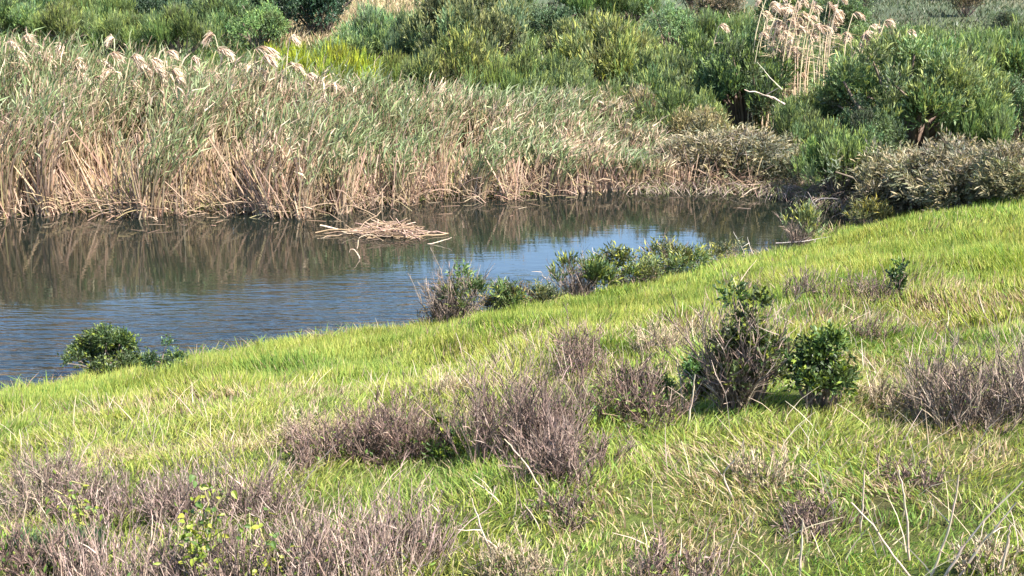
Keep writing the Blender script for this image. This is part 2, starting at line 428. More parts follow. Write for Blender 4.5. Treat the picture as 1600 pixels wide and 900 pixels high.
GRN, DGRN, GREY, OLV, YEL, PALE, BRN, MID = (.075, .115, .032), (.024, .040, .022), (.085, .105, .055), (.115, .125, .035), (.19, .215, .03), (.105, .16, .075), (.13, .10, .05), (.06, .095, .032)
FARSH = [
    # cx, top, base, width, crown, tint, name, label
    (505, -45, 62, 130, "dense0", DGRN, "tree", "darkest rounded evergreen tree at the top edge left of the straw patch"),
    (405, 5, 78, 100, "dense1", (.10, .16, .05), "shrub", "rounded light green shrub just left of the dark evergreen tree"),
    (600, 20, 100, 150, "broom0", PALE, "shrub", "soft pale green shrub below the straw-coloured patch of field"),
    (455, -30, 30, 80, "dense1", DGRN, "shrub", "small dark shrub touching the left side of the dark evergreen tree"),
    (330, 0, 60, 130, "broom1", MID, "shrub", "green upright broom-like shrub behind the reed plumes, left of light green shrub"),
    (245, -20, 55, 120, "dense0", DGRN, "shrub", "dark green shrub at the top edge above the leftmost rushes"),
    (60, -25, 50, 150, "willow0", (.065, .105, .045), "shrub", "leftmost shrub at the top edge above pink reed plumes"),
    (160, -15, 62, 120, "broom0", (.09, .12, .03), "shrub", "olive rushy shrub at top left, second from the left edge"),
    (735, -25, 145, 200, "big1", (.085, .098, .05), "shrub", "large grey-green shrub with tan tips at top centre"),
    (650, 30, 135, 90, "willow1", (.055, .075, .04), "shrub", "dark shaded shrub on the left flank of the big grey-green shrub"),  # dark crown tint carries the shade of this flank
    (860, 0, 60, 90, "dense0", (.045, .07, .04), "shrub", "small dark shrub at the top edge right of the big grey-green shrub"),
    (950, 40, 160, 170, "willow2", OLV, "shrub", "olive yellow shrub right of the big grey-green shrub"),
    (1045, 5, 85, 100, "dense1", PALE, "shrub", "pale grey-green shrub behind the olive yellow one near the top edge"),
    (1080, -50, 18, 60, "dense0", DGRN, "shrub", "dark bush cut by the top edge left of the pink reed plumes"),
    (1350, -60, 12, 70, "dense1", DGRN, "shrub", "dark bush cut by the top edge right of the tall dry reed stems"),
    (1508, -25, 26, 60, "dense0", (.12, .075, .055), "shrub", "reddish brown bush on the pale slope at top right"),
    (1568, 12, 42, 55, "dense1", (.06, .075, .05), "shrub", "small dark bush on the slope right of the reddish brown bush"),
    (1480, -35, 2, 40, "dense0", (.06, .075, .05), "shrub", "tiny bush left of the reddish brown bush on the slope"),
    (715, 65, 175, 140, "willow3", OLV, "shrub", "olive shrub in front of the big grey-green shrub at centre"),
    (815, 80, 180, 120, "willow0", (.085, .115, .03), "shrub", "yellowish green shrub between the olive shrub and the reed bed"),
    (880, 95, 190, 110, "willow1", (.075, .10, .035), "shrub", "dull green shrub with dark hollow beneath the olive yellow shrub"),
    (535, 85, 180, 120, "broom1", YEL, "shrub", "brightest yellow-green bush behind the middle of the reed bed"),
    (455, 75, 150, 80, "broom0", (.18, .20, .022), "shrub", "smaller yellow-green bush left of the brightest yellow-green bush"),
    (625, 95, 170, 90, "broom1", (.13, .16, .03), "shrub", "yellow-green bush touching the right of the brightest yellow-green bush"),
    (1160, 50, 200, 210, "big0", (.050, .085, .030), "shrub", "large deep green shrub left of the tall dry reed stems"),
    (1040, 90, 200, 130, "willow2", (.075, .10, .035), "shrub", "grey-olive shrub between the olive yellow and deep green shrubs"),
    (985, 130, 230, 110, "tawny0", (.115, .10, .06), "shrub", "dry greyish brown shrub just behind the centre end of the reeds"),
    (1030, 150, 240, 120, "willow3", (.07, .10, .03), "shrub", "low green shrub behind the sedges beside the greyish brown shrub"),
    (1420, 62, 235, 300, "big1", (.085, .115, .042), "shrub", "widest bright green shrub right of the tall dry reed stems"),
    (1270, 140, 215, 120, "willow1", (.07, .10, .035), "shrub", "green shrub at the foot of the tall dry reed stems"),
    (1565, 50, 160, 140, "willow0", (.09, .125, .04), "shrub", "yellow-tipped shrub at the right edge above the dark hollow"),
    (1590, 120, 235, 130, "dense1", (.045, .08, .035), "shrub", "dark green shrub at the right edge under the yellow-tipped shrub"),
    (1500, 58, 120, 120, "broom0", (.07, .115, .03), "shrub", "green bush behind the widest bright green shrub, below the slope"),
    (1130, 195, 275, 247, "tawny1", (.095, .09, .058), "shrub", "wide grey-tan low shrub overhanging the far right water"),
    (1215, 210, 284, 169, "tawny0", (.088, .088, .055), "shrub", "smaller sprawling shrub right of the wide grey-tan one at water's edge"),
    (1055, 205, 274, 156, "tawny0", (.10, .09, .06), "shrub", "tan tangled low shrub where the reed bed fades out"),
    (1090, 165, 250, 130, "tawny1", (.10, .092, .048), "shrub", "brown-green shrub just behind the tan tangled shrubs"),
    (1310, 210, 312, 130, "willow2", (.085, .125, .035), "shrub", "fresh green low shrub at the dark corner of the pond"),
    (1410, 222, 330, 221, "tawny1", (.088, .083, .052), "shrub", "brown-olive shrub with grey dead branches beneath, beside grass bank"),
    (1520, 215, 322, 260, "tawny0", (.088, .08, .052), "shrub", "wide brown-grey shrub near the right edge just above the bright grass"),
    (1615, 222, 312, 208, "tawny1", (.09, .085, .052), "shrub", "low brown-grey shrub cut by the right edge just above the bright grass"),
    (700, -30, 22, 110, "dense0", (.07, .10, .05), "shrub", "distant shrub at the top edge on the right end of the straw patch"),
    (790, -25, 30, 100, "willow2", (.08, .10, .05), "shrub", "distant grey-green shrub at the top edge right of the big grey-green shrub"),
    (925, -20, 40, 110, "broom1", (.08, .13, .04), "shrub", "bright rushy shrub at the top edge above the olive yellow shrub"),
    (985, -15, 42, 100, "broom0", (.085, .13, .045), "shrub", "bright rushy shrub at the top edge, left of the pale grey-green one"),
    (1130, -30, 30, 90, "tawny0", (.10, .085, .06), "shrub", "brownish shrub at the top edge just left of the dry reed plumes"),
    (1240, -20, 50, 130, "willow3", (.07, .10, .04), "shrub", "dark shrub at the top edge behind the dry reed plumes"),
    (1310, -15, 60, 110, "dense1", (.06, .09, .04), "shrub", "green shrub behind the right-hand stems of the dry reed clump"),
    (1390, 42, 80, 120, "broom0", (.08, .125, .04), "shrub", "rushy green shrub below the slope, right of the dry clump"),
    (1455, 45, 80, 110, "broom1", (.08, .125, .04), "shrub", "rushy green shrub below the reddish brown bush"),
    (1560, 48, 90, 120, "broom0", (.075, .115, .04), "shrub", "rushy green shrub at the right edge below the slope"),
    (430, -35, 40, 90, "willow0", (.06, .095, .05), "shrub", "green shrub behind the light green rounded one"),
    (350, -35, 20, 110, "willow1", (.065, .10, .045), "shrub", "distant shrub at the top edge left of the dark evergreen tree"),
    (150, -35, 25, 110, "dense1", (.05, .08, .04), "shrub", "distant dark shrub at the top edge over the left plumes"),
    (555, 50, 130, 120, "willow1", (.075, .115, .045), "shrub", "mid green shrub between the pale green shrub and the brightest yellow-green bush"),
    (665, 90, 175, 90, "willow2", (.075, .095, .035), "shrub", "dull olive shrub right behind the yellow-green bushes at centre left"),
    (770, 110, 200, 100, "broom1", (.105, .145, .03), "shrub", "bright green bush right behind the reeds at picture centre"),
    (900, 40, 110, 110, "willow3", (.10, .11, .05), "shrub", "grey-olive shrub in the gap between big grey-green and olive yellow shrubs"),
    (1000, 55, 130, 110, "willow1", (.10, .125, .035), "shrub", "yellow-green shrub on the right shoulder of the olive yellow shrub"),
    (1100, 60, 140, 120, "willow3", (.08, .12, .035), "shrub", "leafy green shrub behind the left side of the deep green shrub"),
    (1120, 25, 85, 110, "broom0", (.09, .13, .04), "shrub", "pale rushy shrub near the top edge left of the dry reed stems"),
    (1225, 55, 150, 100, "willow0", (.065, .10, .035), "shrub", "green shrub behind the pale bare branch"),
    (1330, 75, 170, 110, "willow2", (.095, .13, .035), "shrub", "yellow-green shrub right under the plumes of the dry clump"),
    (1400, 62, 130, 130, "broom1", (.085, .125, .035), "shrub", "soft green shrub behind the top of the widest bright green shrub"),
    (1480, 70, 170, 130, "willow3", (.085, .13, .04), "shrub", "leafy shrub on the right shoulder of the widest bright green shrub"),
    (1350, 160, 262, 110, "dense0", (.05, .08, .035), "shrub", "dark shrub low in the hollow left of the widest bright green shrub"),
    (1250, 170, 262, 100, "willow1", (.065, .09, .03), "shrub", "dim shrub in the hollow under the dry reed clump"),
    (1530, 150, 255, 120, "willow0", (.07, .11, .035), "shrub", "green shrub between the widest shrub and the right edge"),
    (1085, 140, 225, 110, "willow0", (.085, .11, .035), "shrub", "olive green shrub below the left side of the deep green shrub"),
    (930, 135, 215, 100, "broom0", (.095, .12, .04), "shrub", "feathery olive shrub directly behind the centre reeds"),
    (850, 130, 205, 90, "willow3", (.075, .10, .03), "shrub", "small dull green shrub directly behind the centre reeds, left of feathery olive one"),
    (285, 20, 90, 120, "broom1", (.085, .12, .035), "shrub", "green rushy shrub just behind the middle reed plumes"),
    (200, 25, 85, 110, "broom0", (.10, .125, .03), "shrub", "yellowish rushy shrub just behind the left reed plumes"),
    (110, 15, 75, 120, "broom1", (.095, .115, .03), "shrub", "olive rushy shrub behind the leftmost plumes"),
    (20, 0, 60, 110, "willow2", (.08, .12, .045), "shrub", "green shrub cut by the left edge above the plumes"),
]
for (cx, top, base, w, key, col, nm, lab) in FARSH:
    p = ground(cx, base)
    _, _, f = project(p)
    sx = w / 2 / FPX * f
    sz = (base - top) / FPX * f * 1.02
    e = thing("evergreen_tree" if nm == "tree" else "shrub", p - np.array([0, 0, .05]), lab, nm, "shrubs on the far bank", rg.uniform(0, 6.28))
    cr, tk = PROTO[key]
    for part, me in (("crown", cr), ("trunk", tk)):
        o = link(part, me, e); o.scale = (sx, sx * .95, sz)
        if part == "crown": tint(o, tuple(1.95 * ((1 - q) * c + q * g) for c, g, q in zip(col, (.098, .112, .056), (0, 0, 0) if key[:3] == 'taw' or col is YEL or col is DGRN or col[0] > .14 else (.35, .35, .45))))  # tint lift partly stands in for haze over the far bank
    # no more than this: the rest of the far bank is filled by rushes below

# low scrub that reads as one mass between the shrubs
rg = np.random.default_rng(21)
n = 68000
x = rg.uniform(-34, 40, n); y = 33 + 58 * rg.random(n) ** 1.25
d = y - yfar(x)
px, py, f = project(np.stack([x, y, height(x, y)], 1))
k = (d > np.where(x < 4, 4.5, 1.2)) & (px > -250) & (px < 1850) & (y < np.where(x > 19, 66, 80) + 6 * fbm(x, y, 9, 2)) & (y > ynear(x) + .5)
straw = (np.abs(x + 8.2 + .06 * (y - 80)) < 4.2) & (y > 66)
x, y, d, straw = x[k], y[k], d[k], straw[k]; n = len(x)
P = np.stack([x, y, height(x, y) - .03], 1)
hgt = (.25 + .55 * fbm(x, y, 5, 8) + np.clip(y - 58, 0, 12) * .03) * rg.uniform(.6, 1.2, n)
D = norm(np.stack([rg.normal(.05, .22, n), rg.normal(0, .22, n), np.ones(n)], 1))
mixn = np.clip((fbm(x, y, 7, 1) - .35) * 3.2, 0, 1)[:, None]
C = jit(rg, (.055, .085, .03), n, .3) * (1 - mixn) + jit(rg, (.11, .15, .042), n, .3) * mixn  # green darkened so the gaps between crowns look shaded
dry = (rg.random(n) < .12) | straw; C[dry] = pick(rg, [(.25, .19, .11), (.2, .15, .09)], dry.sum())
mb = MB(); mb.ribbons(P, D, perp(D, rg), hgt, rg.uniform(.04, .075, n), np.stack([rg.normal(.1, .2, n), rg.normal(0, .2, n), -.2 * hgt], 1), C * .9, C * 1.15, [.8, 1, .15])
tag(mb.build("rushes", M_LEAF), "green rushes and low scrub filling the far bank between shrubs", "rushes", kind="stuff")

# straw-coloured dry grass on the open patch of field at the top
n = 16000
x = rg.uniform(-13.5, -3.0, n); y = rg.uniform(66, 104, n)
k = (np.abs(x + 8.2 + .06 * (y - 80)) < 3.6 + 1.6 * vn(x, y, 5, 90)); x, y = x[k], y[k]; n = len(x)
P = np.stack([x, y, height(x, y) - .02], 1); D = norm(np.stack([rg.normal(0, .25, n), rg.normal(0, .25, n), np.ones(n)], 1))
C = pick(rg, [(.34, .25, .14), (.28, .20, .12), (.40, .31, .18), (.20, .19, .08)], n)
mb = MB(); mb.ribbons(P, D, perp(D, rg), rg.uniform(.35, .8, n), rg.uniform(.05, .09, n), np.stack([rg.normal(.05, .1, n), rg.normal(0, .1, n), np.full(n, -.08)], 1), C, C * 1.1, [.8, 1, .15])
tag(mb.build("straw_field_grass", M_REED), "straw-coloured dry grass on the open field patch at the top edge", "grass", kind="stuff")

# short grey-green pasture tufts on the slope beyond the far bank
n = 26000
x = rg.uniform(14, 48, n); y = rg.uniform(64, 125, n)
px, py, f = project(np.stack([x, y, height(x, y)], 1)); k = (px > 1250) & (px < 1800) & (py > -120); x, y = x[k], y[k]; n = len(x)
P = np.stack([x, y, height(x, y) - .02], 1); D = norm(np.stack([rg.normal(0, .5, n), rg.normal(0, .4, n), np.ones(n)], 1))
sh = np.clip((fbm(x, y, 6, 95) - .4) * 4, 0, 1)[:, None]
C = pick(rg, [(.09, .115, .06), (.07, .095, .05), (.12, .13, .075)], n, a=.3) * sh + pick(rg, [(.05, .07, .035), (.08, .08, .05)], n, a=.3) * (1 - sh)
mb = MB(); mb.leaves(P, D, perp(D, rg), rg.uniform(.15, .42, n), rg.uniform(.05, .11, n), C, C * 1.15, .1)
tag(mb.build("pasture_grass", M_LEAF), "grey-green pasture grass on the slope at top right", "grass", kind="stuff")

# ------------------------------------------------------------------ reed bed
rg = np.random.default_rng(31)
HX = np.array([-20, -13, -10, -7, -3.6, -1.5, 0, 2, 3.5, 5.5])
HT = np.array([3.3, 3.25, 3.05, 2.8, 2.35, 2.0, 1.75, 1.5, 1.15, .8])
STRAW = [(.50, .345, .235), (.42, .285, .20), (.56, .41, .29), (.32, .22, .15), (.45, .35, .19), (.24, .16, .11)]


GAPS = [(float(at(gx_, 338)[0]), gw_, gs_) for gx_, gw_, gs_ in ((118, .16, .10), (150, .44, .18), (205, .13, .05), (335, .50, -.14), (372, .16, .12), (455, .14, .10), (505, .18, -.08), (600, .16, .10), (690, .36, .14), (770, .14, .1), (40, .14, .1), (-60, .2, .1), (560, .12, -.1), (265, .12, .1))]


def in_gap(x, dd):
    g = np.zeros(len(x), bool)
    for c, w, sl in GAPS: g |= (np.abs(x - c - sl * dd) < 1.7 * w * np.clip(1.25 - dd / 4.2, 0, 1.1))
    return g


def reeds(name, label, cat, n, x0, x1, depth0, leafy, greenbias, seed, hscale=1.0):
    rg = np.random.default_rng(seed)
    x = rg.uniform(x0, x1, n)
    dd = depth0 * rg.random(n) ** 1.35
    edge = (vn(x, x * 0, 1.3, 7) - .5) * .9
    y = yfar(x) - .25 + edge + dd
    keep = vn(x + .25 * y, y * .32, .5, 9) * .7 + .3 * vn(x, y, .9, 8) + .22 * rg.random(n) > np.where(dd < 3.5, .52, .42)
    keep &= ~in_gap(x, dd) | (rg.random(n) < .08)
    x, y, dd = x[keep], y[keep], dd[keep]; n = len(x)
    z0 = np.maximum(height(x, y), -.25)
    Ht = np.interp(x, HX, HT) * hscale * (np.interp(x, [-6, 1], [.74, .60]) + np.interp(x, [-6, 1], [.26, .40]) * np.clip(dd / 4.0, 0, 1)) * rg.uniform(.62, 1.10, n) * (.80 + .4 * vn(x, y, .9, 12))
    lean = (vn(x, y * .5, .8, 14) - .58) * .75
    K = 4; t = np.linspace(0, 1, K)
    lx = lean + rg.normal(0, .10, n); ly = rg.normal(-.06, .13, n) - .22 * np.clip(1 - dd, 0, 1)
    ctr = np.stack([x, y, z0 - .1], 1)[:, None] + np.stack([lx[:, None] * t * Ht[:, None] + (rg.normal(.12, .10, n) * Ht)[:, None] * t ** 3, ly[:, None] * t * Ht[:, None], (Ht + .1)[:, None] * (t - .06 * t ** 3)], -1)
    straw = pick(rg, STRAW, n, a=.25)
    gpatch = np.clip((fbm(x, y, 1.5, 16) - .5) * 2.6 + .52 + greenbias, .12, .9)
    grn = jit(rg, (.16, .20, .075), n, .25)
    gs = (rg.random(n) < gpatch * .8)[:, None]
    topc = np.where(gs, grn, straw * .95)
    Ck = straw[:, None] + (topc - straw)[:, None] * (np.clip(t * 1.6 - .5, 0, 1))[None, :, None]
    mb = MB(); mb.tubes(ctr, (.0135 * (1 - .5 * t))[None] * rg.uniform(.7, 1.35, (n, 1)) * np.interp(dd, [.8, 2.2], [1.55, 1.0])[:, None], Ck, 3)
    m = int(n * leafy); si = rg.integers(0, n, m)
    u = np.clip(.40 + .60 * rg.beta(1.7, 1.1, m), 0, 1.0)
    seg = np.clip((u * (K - 1)).astype(int), 0, K - 2); f = u * (K - 1) - seg
    lo = rg.random(m) > np.clip((.95 - dd[si]) / .9, 0, .8) * (u < .8)
    si, u, seg, f = si[lo], u[lo], seg[lo], f[lo]; m = len(si)
    p = ctr[si, seg] * (1 - f)[:, None] + ctr[si, seg + 1] * f[:, None]
    D = norm(np.stack([rg.normal(.10, .42, m), rg.normal(-.12, .4, m), rg.uniform(1.0, 2.8, m)], 1))
    Ln = rg.uniform(.28, .58, m) * (.8 + .1 * Ht[si])
    old = rg.random(m) > gpatch[si] * .85 + .10 * (u > .7)
    C = np.where(old[:, None], pick(rg, [(.45, .345, .235), (.36, .265, .18), (.54, .43, .29), (.25, .185, .125)], m, a=.25), pick(rg, [(.16, .20, .085), (.21, .245, .115), (.11, .15, .06), (.26, .28, .16)], m, a=.25))
    S = norm(np.cross(D, np.array([0, 0, 1.])) + sph(rg, m) * .5)
    B = np.stack([rg.normal(.07, .09, m) * (.4 + u), rg.normal(-.02, .08, m), -rg.uniform(.05, .45, m) * Ln], 1)
    mb.ribbons(p, D, S, Ln, rg.uniform(.024, .050, m), B, C, C * 1.06, [.6, 1, .08])
    return mb, ctr, Ht


mb, _, _ = reeds("reed_bed", "", "", 22500, -15.5, 4.3, 6.2, 3.9, .06, 32)
# bare dead stalks standing in the shallow margin
n = 4000
x = rg.uniform(-15.5, 4.8, n); dd = 1.5 * rg.random(n) ** 1.2
y = yfar(x) - .40 + (vn(x, x * 0, 1.3, 7) - .5) * .9 + dd
k = (vn(x, y * .5, .55, 60) + .3 * rg.random(n) > .46) & (~in_gap(x, dd) | (rg.random(n) < .15))
x, y, dd = x[k], y[k], dd[k]; n = len(x)
H = np.interp(x, HX, HT) * rg.uniform(.25, .72, n)
t = np.linspace(0, 1, 4)
lx = (vn(x, y, 1.5, 62) - .62) * .9 + rg.normal(0, .16, n); ly = rg.normal(-.10, .16, n)
pts = np.stack([x, y, np.full(n, -.1)], 1)[:, None] + np.stack([(lx * H)[:, None] * t + (rg.normal(0, .08, n) * H)[:, None] * t ** 2, (ly * H)[:, None] * t, (H + .1)[:, None] * t], -1)
mb.tubes(pts, (.020 * (1 - .45 * t))[None] * rg.uniform(.6, 1.3, (n, 1)), np.repeat(pick(rg, STRAW, n, a=.3)[:, None], 4, 1), 3)
# fallen and broken straw along the water's edge
n = 2200
x = rg.uniform(-16, 6.5, n); y = yfar(x) - .55 + rg.random(n) * .9 + (vn(x, x * 0, 1.3, 7) - .5) * .9
P = np.stack([x, y, rg.uniform(-.06, .35, n)], 1)
D = norm(np.stack([rg.normal(-.1, .5, n), rg.normal(-.2, .35, n), rg.uniform(.1, 1.6, n)], 1))
Ln = rg.uniform(.4, 1.2, n)
t = np.linspace(0, 1, 4)
pts = P[:, None] + D[:, None] * (Ln[:, None] * t)[..., None]
pts[:, :, 2] -= (rg.uniform(0, .6, n) * Ln)[:, None] * (t ** 2)[None]
pts[:, :, 2] = np.maximum(pts[:, :, 2], -.08)
mb.tubes(pts, np.full((n, 4), .008) * rg.uniform(.6, 1.4, (n, 1)), np.repeat(.75 * pick(rg, STRAW, n, a=.4)[:, None], 4, 1), 3)
n = 70
x = rg.uniform(-15, 6, n); y = yfar(x) - .4 - 2.2 * rg.random(n) ** 2.2; a = rg.normal(0, .7, n); Ln = rg.uniform(.08, .5, n)
pts = np.stack([x, y, np.full(n, .004)], 1)[:, None] + np.stack([np.cos(a), np.sin(a), 0 * a], 1)[:, None] * (Ln[:, None] * np.linspace(0, 1, 3))[..., None]
mb.tubes(pts, np.full((n, 3), .006), np.repeat(.6 * pick(rg, STRAW, n, a=.4)[:, None], 3, 1), 3)
tag(mb.build("reed_bed", M_REED), "dense belt of straw and grey-green reeds along the far shore", "reeds", kind="stuff")

# sedges drooping over the water towards the right end of the pond
n = 24000
x = rg.uniform(2.4, 12.5, n); dd = 3.0 * rg.random(n)
y = yfar(x) - .2 + dd + (vn(x, x * 0, .9, 3) - .5) * .7
y = np.where(x > 8.2, np.maximum(y, ynear(x) + .25 + rg.random(n) * .8), y)
clump = vn(x, y, .55, 20)
k = clump + .3 * rg.random(n) > .46
x, y, dd, clump = x[k], y[k], dd[k], clump[k]; n = len(x)
P = np.stack([x, y, np.maximum(height(x, y), -.1)], 1)
Ln = rg.uniform(.5, 1.15, n) * (.8 + .55 * clump)
D = norm(np.stack([rg.normal(0, .5, n), rg.normal(-.45, .4, n), rg.uniform(.6, 1.2, n)], 1))
right = np.clip((x - 7) / 2, 0, 1)
C = pick(rg, [(.36, .275, .215), (.27, .205, .165), (.19, .14, .11), (.15, .17, .07), (.20, .21, .085), (.43, .345, .28)], n, a=.3)
C *= (1 - .35 * right)[:, None]
B = np.stack([rg.normal(0, .2, n), rg.normal(-.28, .15, n), -rg.uniform(.5, 1.15, n) * Ln], 1)
mb = MB(); mb.ribbons(P, D, perp(D, rg), Ln, rg.uniform(.013, .028, n), B, C, C * 1.1, [.7, 1, .7, .1])
tag(mb.build("sedge_fringe", M_REED), "tawny drooping sedges hanging over the far right shoreline", "sedge", kind="stuff")

# ------------------------------------------------------------------ tall plumed reeds, each one a thing
def reed_parts(seed, h, lean, nod, ps=1.0):
    """stem, leaves and nodding plume of one reed, base at the origin"""
    rg = np.random.default_rng(seed)
    K = 8; t = np.linspace(0, 1, K)
    path = np.stack([lean * h * t + nod * .10 * h * t ** 4, rg.normal(0, .04) * h * t, h * (t - .02 * t ** 3)], 1)
    m1 = MB(); m1.tubes(path[None], (.022 * (1 - .5 * t))[None], np.repeat(jit(rg, (.60, .49, .33), 1)[:, None], K, 1), 5)
    q = 11; u = rg.uniform(.35, .97, q); pi = np.stack([np.interp(u, t, path[:, i]) for i in range(3)], 1)
    D = norm(np.stack([nod * rg.uniform(.4, 1.2, q), rg.normal(0, .3, q), rg.uniform(.2, .9, q)], 1)); L = rg.uniform(.3, .55, q)
    C = pick(rg, [(.20, .23, .10), (.42, .34, .22), (.48, .38, .25)], q)
    m2 = MB(); m2.ribbons(pi, D, norm(np.cross(D, [0, 0, 1.]) + sph(rg, q) * .3), L, np.full(q, .034), np.stack([nod * L * .4, L * 0, -L * .6], 1), C, C, [.6, 1, .8, .1])
    q = 130; u = rg.random(q) ** .8
    ax = ps * np.stack([nod * .42 * u ** 1.1, 0 * u, .30 * u - .38 * u ** 2.4], 1) + path[-1]
    D = norm(np.stack([nod * rg.uniform(.3, 1.2, q), rg.normal(0, .35, q), rg.normal(.15 - .9 * u, .3)], 1)); L = ps * rg.uniform(.15, .32, q) * (1.1 - .5 * u)
    C = pick(rg, [(.50, .38, .28), (.58, .46, .34), (.38, .28, .20)], q)
    m3 = MB(); m3.ribbons(ax, D, perp(D, rg), L, np.full(q, .024), np.stack([nod * L * .25, L * 0, -L * .6], 1), C, C * 1.1, [.7, 1, .15])
    return m1.mesh("stem", M_REED), m2.mesh("leaves", M_REED), m3.mesh("plume", M_REED)


def place_reed(seed, px, ptop, Yd, lab, grp, nod=None, lean=None):
    rg = np.random.default_rng(seed)
    r = ray(px, ptop); tip = np.array([0, 0, CAMZ]) + r * (Yd / r[1])
    z0 = float(max(height(tip[0], Yd), -.1))
    h = max(tip[2] - z0, .8) - .16
    ln = rg.normal(.02, .05) if lean is None else lean
    nd = rg.choice([1, 1, 1, .8, -.7]) if nod is None else nod
    a, b, c = reed_parts(seed, h, ln, nd * rg.uniform(.55, 1.1), rg.uniform(.5, .8) if seed >= 200 else rg.uniform(.7, 1.15))
    e = thing("plumed_reed", (tip[0] - ln * h - nd * .2, Yd, z0 - .02), lab, "reed", grp)
    link("stem", a, e); link("leaves", b, e); link("plume", c, e)


G1, L1 = "plumed reeds rising above the reed bed", "tall reed with pale pink nodding plume above the left reed bed"
for i, (px, pt) in enumerate([(8, 50), (28, 44), (45, 70), (60, 78), (75, 66), (100, 58), (112, 82), (130, 92), (172, 48), (160, 72), (196, 76), (214, 92), (255, 66), (238, 96),
                              (340, 40), (330, 66), (388, 62), (352, 82), (450, 44), (290, 92), (408, 76), (440, 88), (150, 108), (275, 110), (375, 108), (480, 102), (20, 88), (90, 100), (310, 122), (505, 122), (15, 70), (52, 98), (85, 86), (118, 104), (142, 84), (185, 100), (205, 116), (228, 80), (262, 98), (300, 78), (322, 100), (345, 118), (366, 92), (395, 96), (425, 112), (460, 116), (36, 118), (170, 122), (248, 124), (540, 128)]):
    for lim, where in ((60, "crowded against the left edge"), (150, "just right of the crowd at the left edge"), (240, "in the second cluster from the left edge"), (320, "midway along the plumed part of the bed"),
                       (400, "in front of the light green rounded shrub"), (900, "rightmost few, towards the brightest yellow-green bush")):
        if px < lim: break
    place_reed(100 + i, px, pt, float(yfar(at(px, 330)[0])) + 3.8 + 1.5 * ((i * 37) % 10) / 10, "pale-plumed reed above the left reed bed, " + where, G1 + ", " + where)
G2, L2 = "plumed reeds of the tall dry clump", "tall dry cream reed stem of the clump at top right"
def clump_label(px, pt):
    side = "left fringe" if px < 1232 else "left half" if px < 1285 else "right half" if px < 1335 else "right fringe"
    size = "tall" if pt < 22 else "shorter"
    return "%s dry cream plumed reed in the %s of the top right clump" % (size, side), "%s reeds in the %s of the dry clump" % (size, side)


rr = np.random.default_rng(5)
YCL = float(ground(1275, 205)[1])
for i in range(95):
    px = 1190 + 200 * rr.random() ** 1.0 if i > 14 else 1185 + 70 * rr.random()
    pt = (rr.uniform(-30, 45) if px < 1330 else rr.uniform(20, 75)) + (rr.uniform(0, 80) if i % 3 == 0 else 0)
    place_reed(200 + i, px, pt, YCL + 1.6 * rr.random(), *clump_label(px, pt), lean=rr.normal(-.01, .03))
for i, (px, pt) in enumerate([(1372, 50), (1388, 58), (1415, 38), (1422, 62), (1438, 66), (1118, 28), (1340, 60)]):
    place_reed(260 + i, px, pt, 44.5, "short pink-plumed reed poking out of green shrubs beside the tall dry clump", "reeds in the shrubs beside the dry clump")

# pale bare branch caught in the deep green shrub
def branch(name, pts_px, Yd, r0, col, lab, cat, grp=None, tipr=.4, twig=()):
    """a bare branch through photo pixels, all at about the same distance Yd (a number or one for each point)"""
    ys = [Yd] * len(pts_px) if isinstance(Yd, (int, float)) else Yd
    P = np.array([np.array([0, 0, CAMZ]) + ray(*p) * (yy / ray(*p)[1]) for p, yy in zip(pts_px, ys)])
    o0 = P[0].copy(); P = P - o0
    K = 12; s = np.linspace(0, len(P) - 1, K); Q = np.stack([np.interp(s, np.arange(len(P)), P[:, i]) for i in range(3)], 1)
    Q[1:-1] = (Q[:-2] + 2 * Q[1:-1] + Q[2:]) / 4
    rg = np.random.default_rng(int(abs(pts_px[0][0] * 7 + pts_px[0][1])))
    Q[1:-1] += rg.normal(0, r0 * .35, (K - 2, 3))
    R = r0 * np.linspace(1, tipr, K) * rg.uniform(.85, 1.15, K)
    m = MB(); m.tubes(Q[None], R[None], jit(rg, col, K).reshape(1, K, 3), 6)
    for f in twig:
        i = int(f * (K - 1)); d = norm(rg.normal(size=3) + np.array([0, -.3, .5])); L = r0 * rg.uniform(14, 26); tt = np.linspace(0, 1, 4)
        q = Q[i] + d * (L * tt)[:, None] + rg.normal(0, r0 * .4, (4, 3)) * tt[:, None]
        m.tubes(q[None], (r0 * .5 * (1.1 - .7 * tt))[None], jit(rg, col, 4).reshape(1, 4, 3), 5)
    o = m.build(name, M_TWIG, smooth=True); o.location = o0
    return tag(o, lab, cat, grp)


Yb = float(ground(1190, 215)[1]) - 1.6
branch("bare_branch", [(1226, 163), (1205, 151), (1190, 147), (1163, 140)], Yb, .035, (.46, .36, .29), "thick pale pinkish bare branch across the deep green shrub", "branch", twig=(.6, .8))
branch("bare_branch", [(1222, 140), (1200, 118), (1183, 97)], Yb, .022, (.40, .36, .26), "thin slanting bare branch above the thick pale branch", "branch")
Yc = float(ground(1420, 335)[1]) + .2
for i, (pp, lab) in enumerate([([(1395, 330), (1400, 318), (1422, 314), (1450, 318)], "arched grey dead branch under the brown-olive shrub"),
                               ([(1440, 322), (1446, 316), (1462, 314)], "short pale grey dead branch right of the arched one"),
                               ([(1270, 325), (1275, 312), (1292, 309), (1310, 311)], "thin arching dead branch over the dark pond corner"),
                               ([(1268, 336), (1269, 312), (1262, 300)], "upright broken dead branch standing in the dark pond corner")]):
    branch("dead_branch", pp, Yc if i < 2 else Yc - .2, .016, (.20, .175, .16), lab, "branch", twig=(.5,))

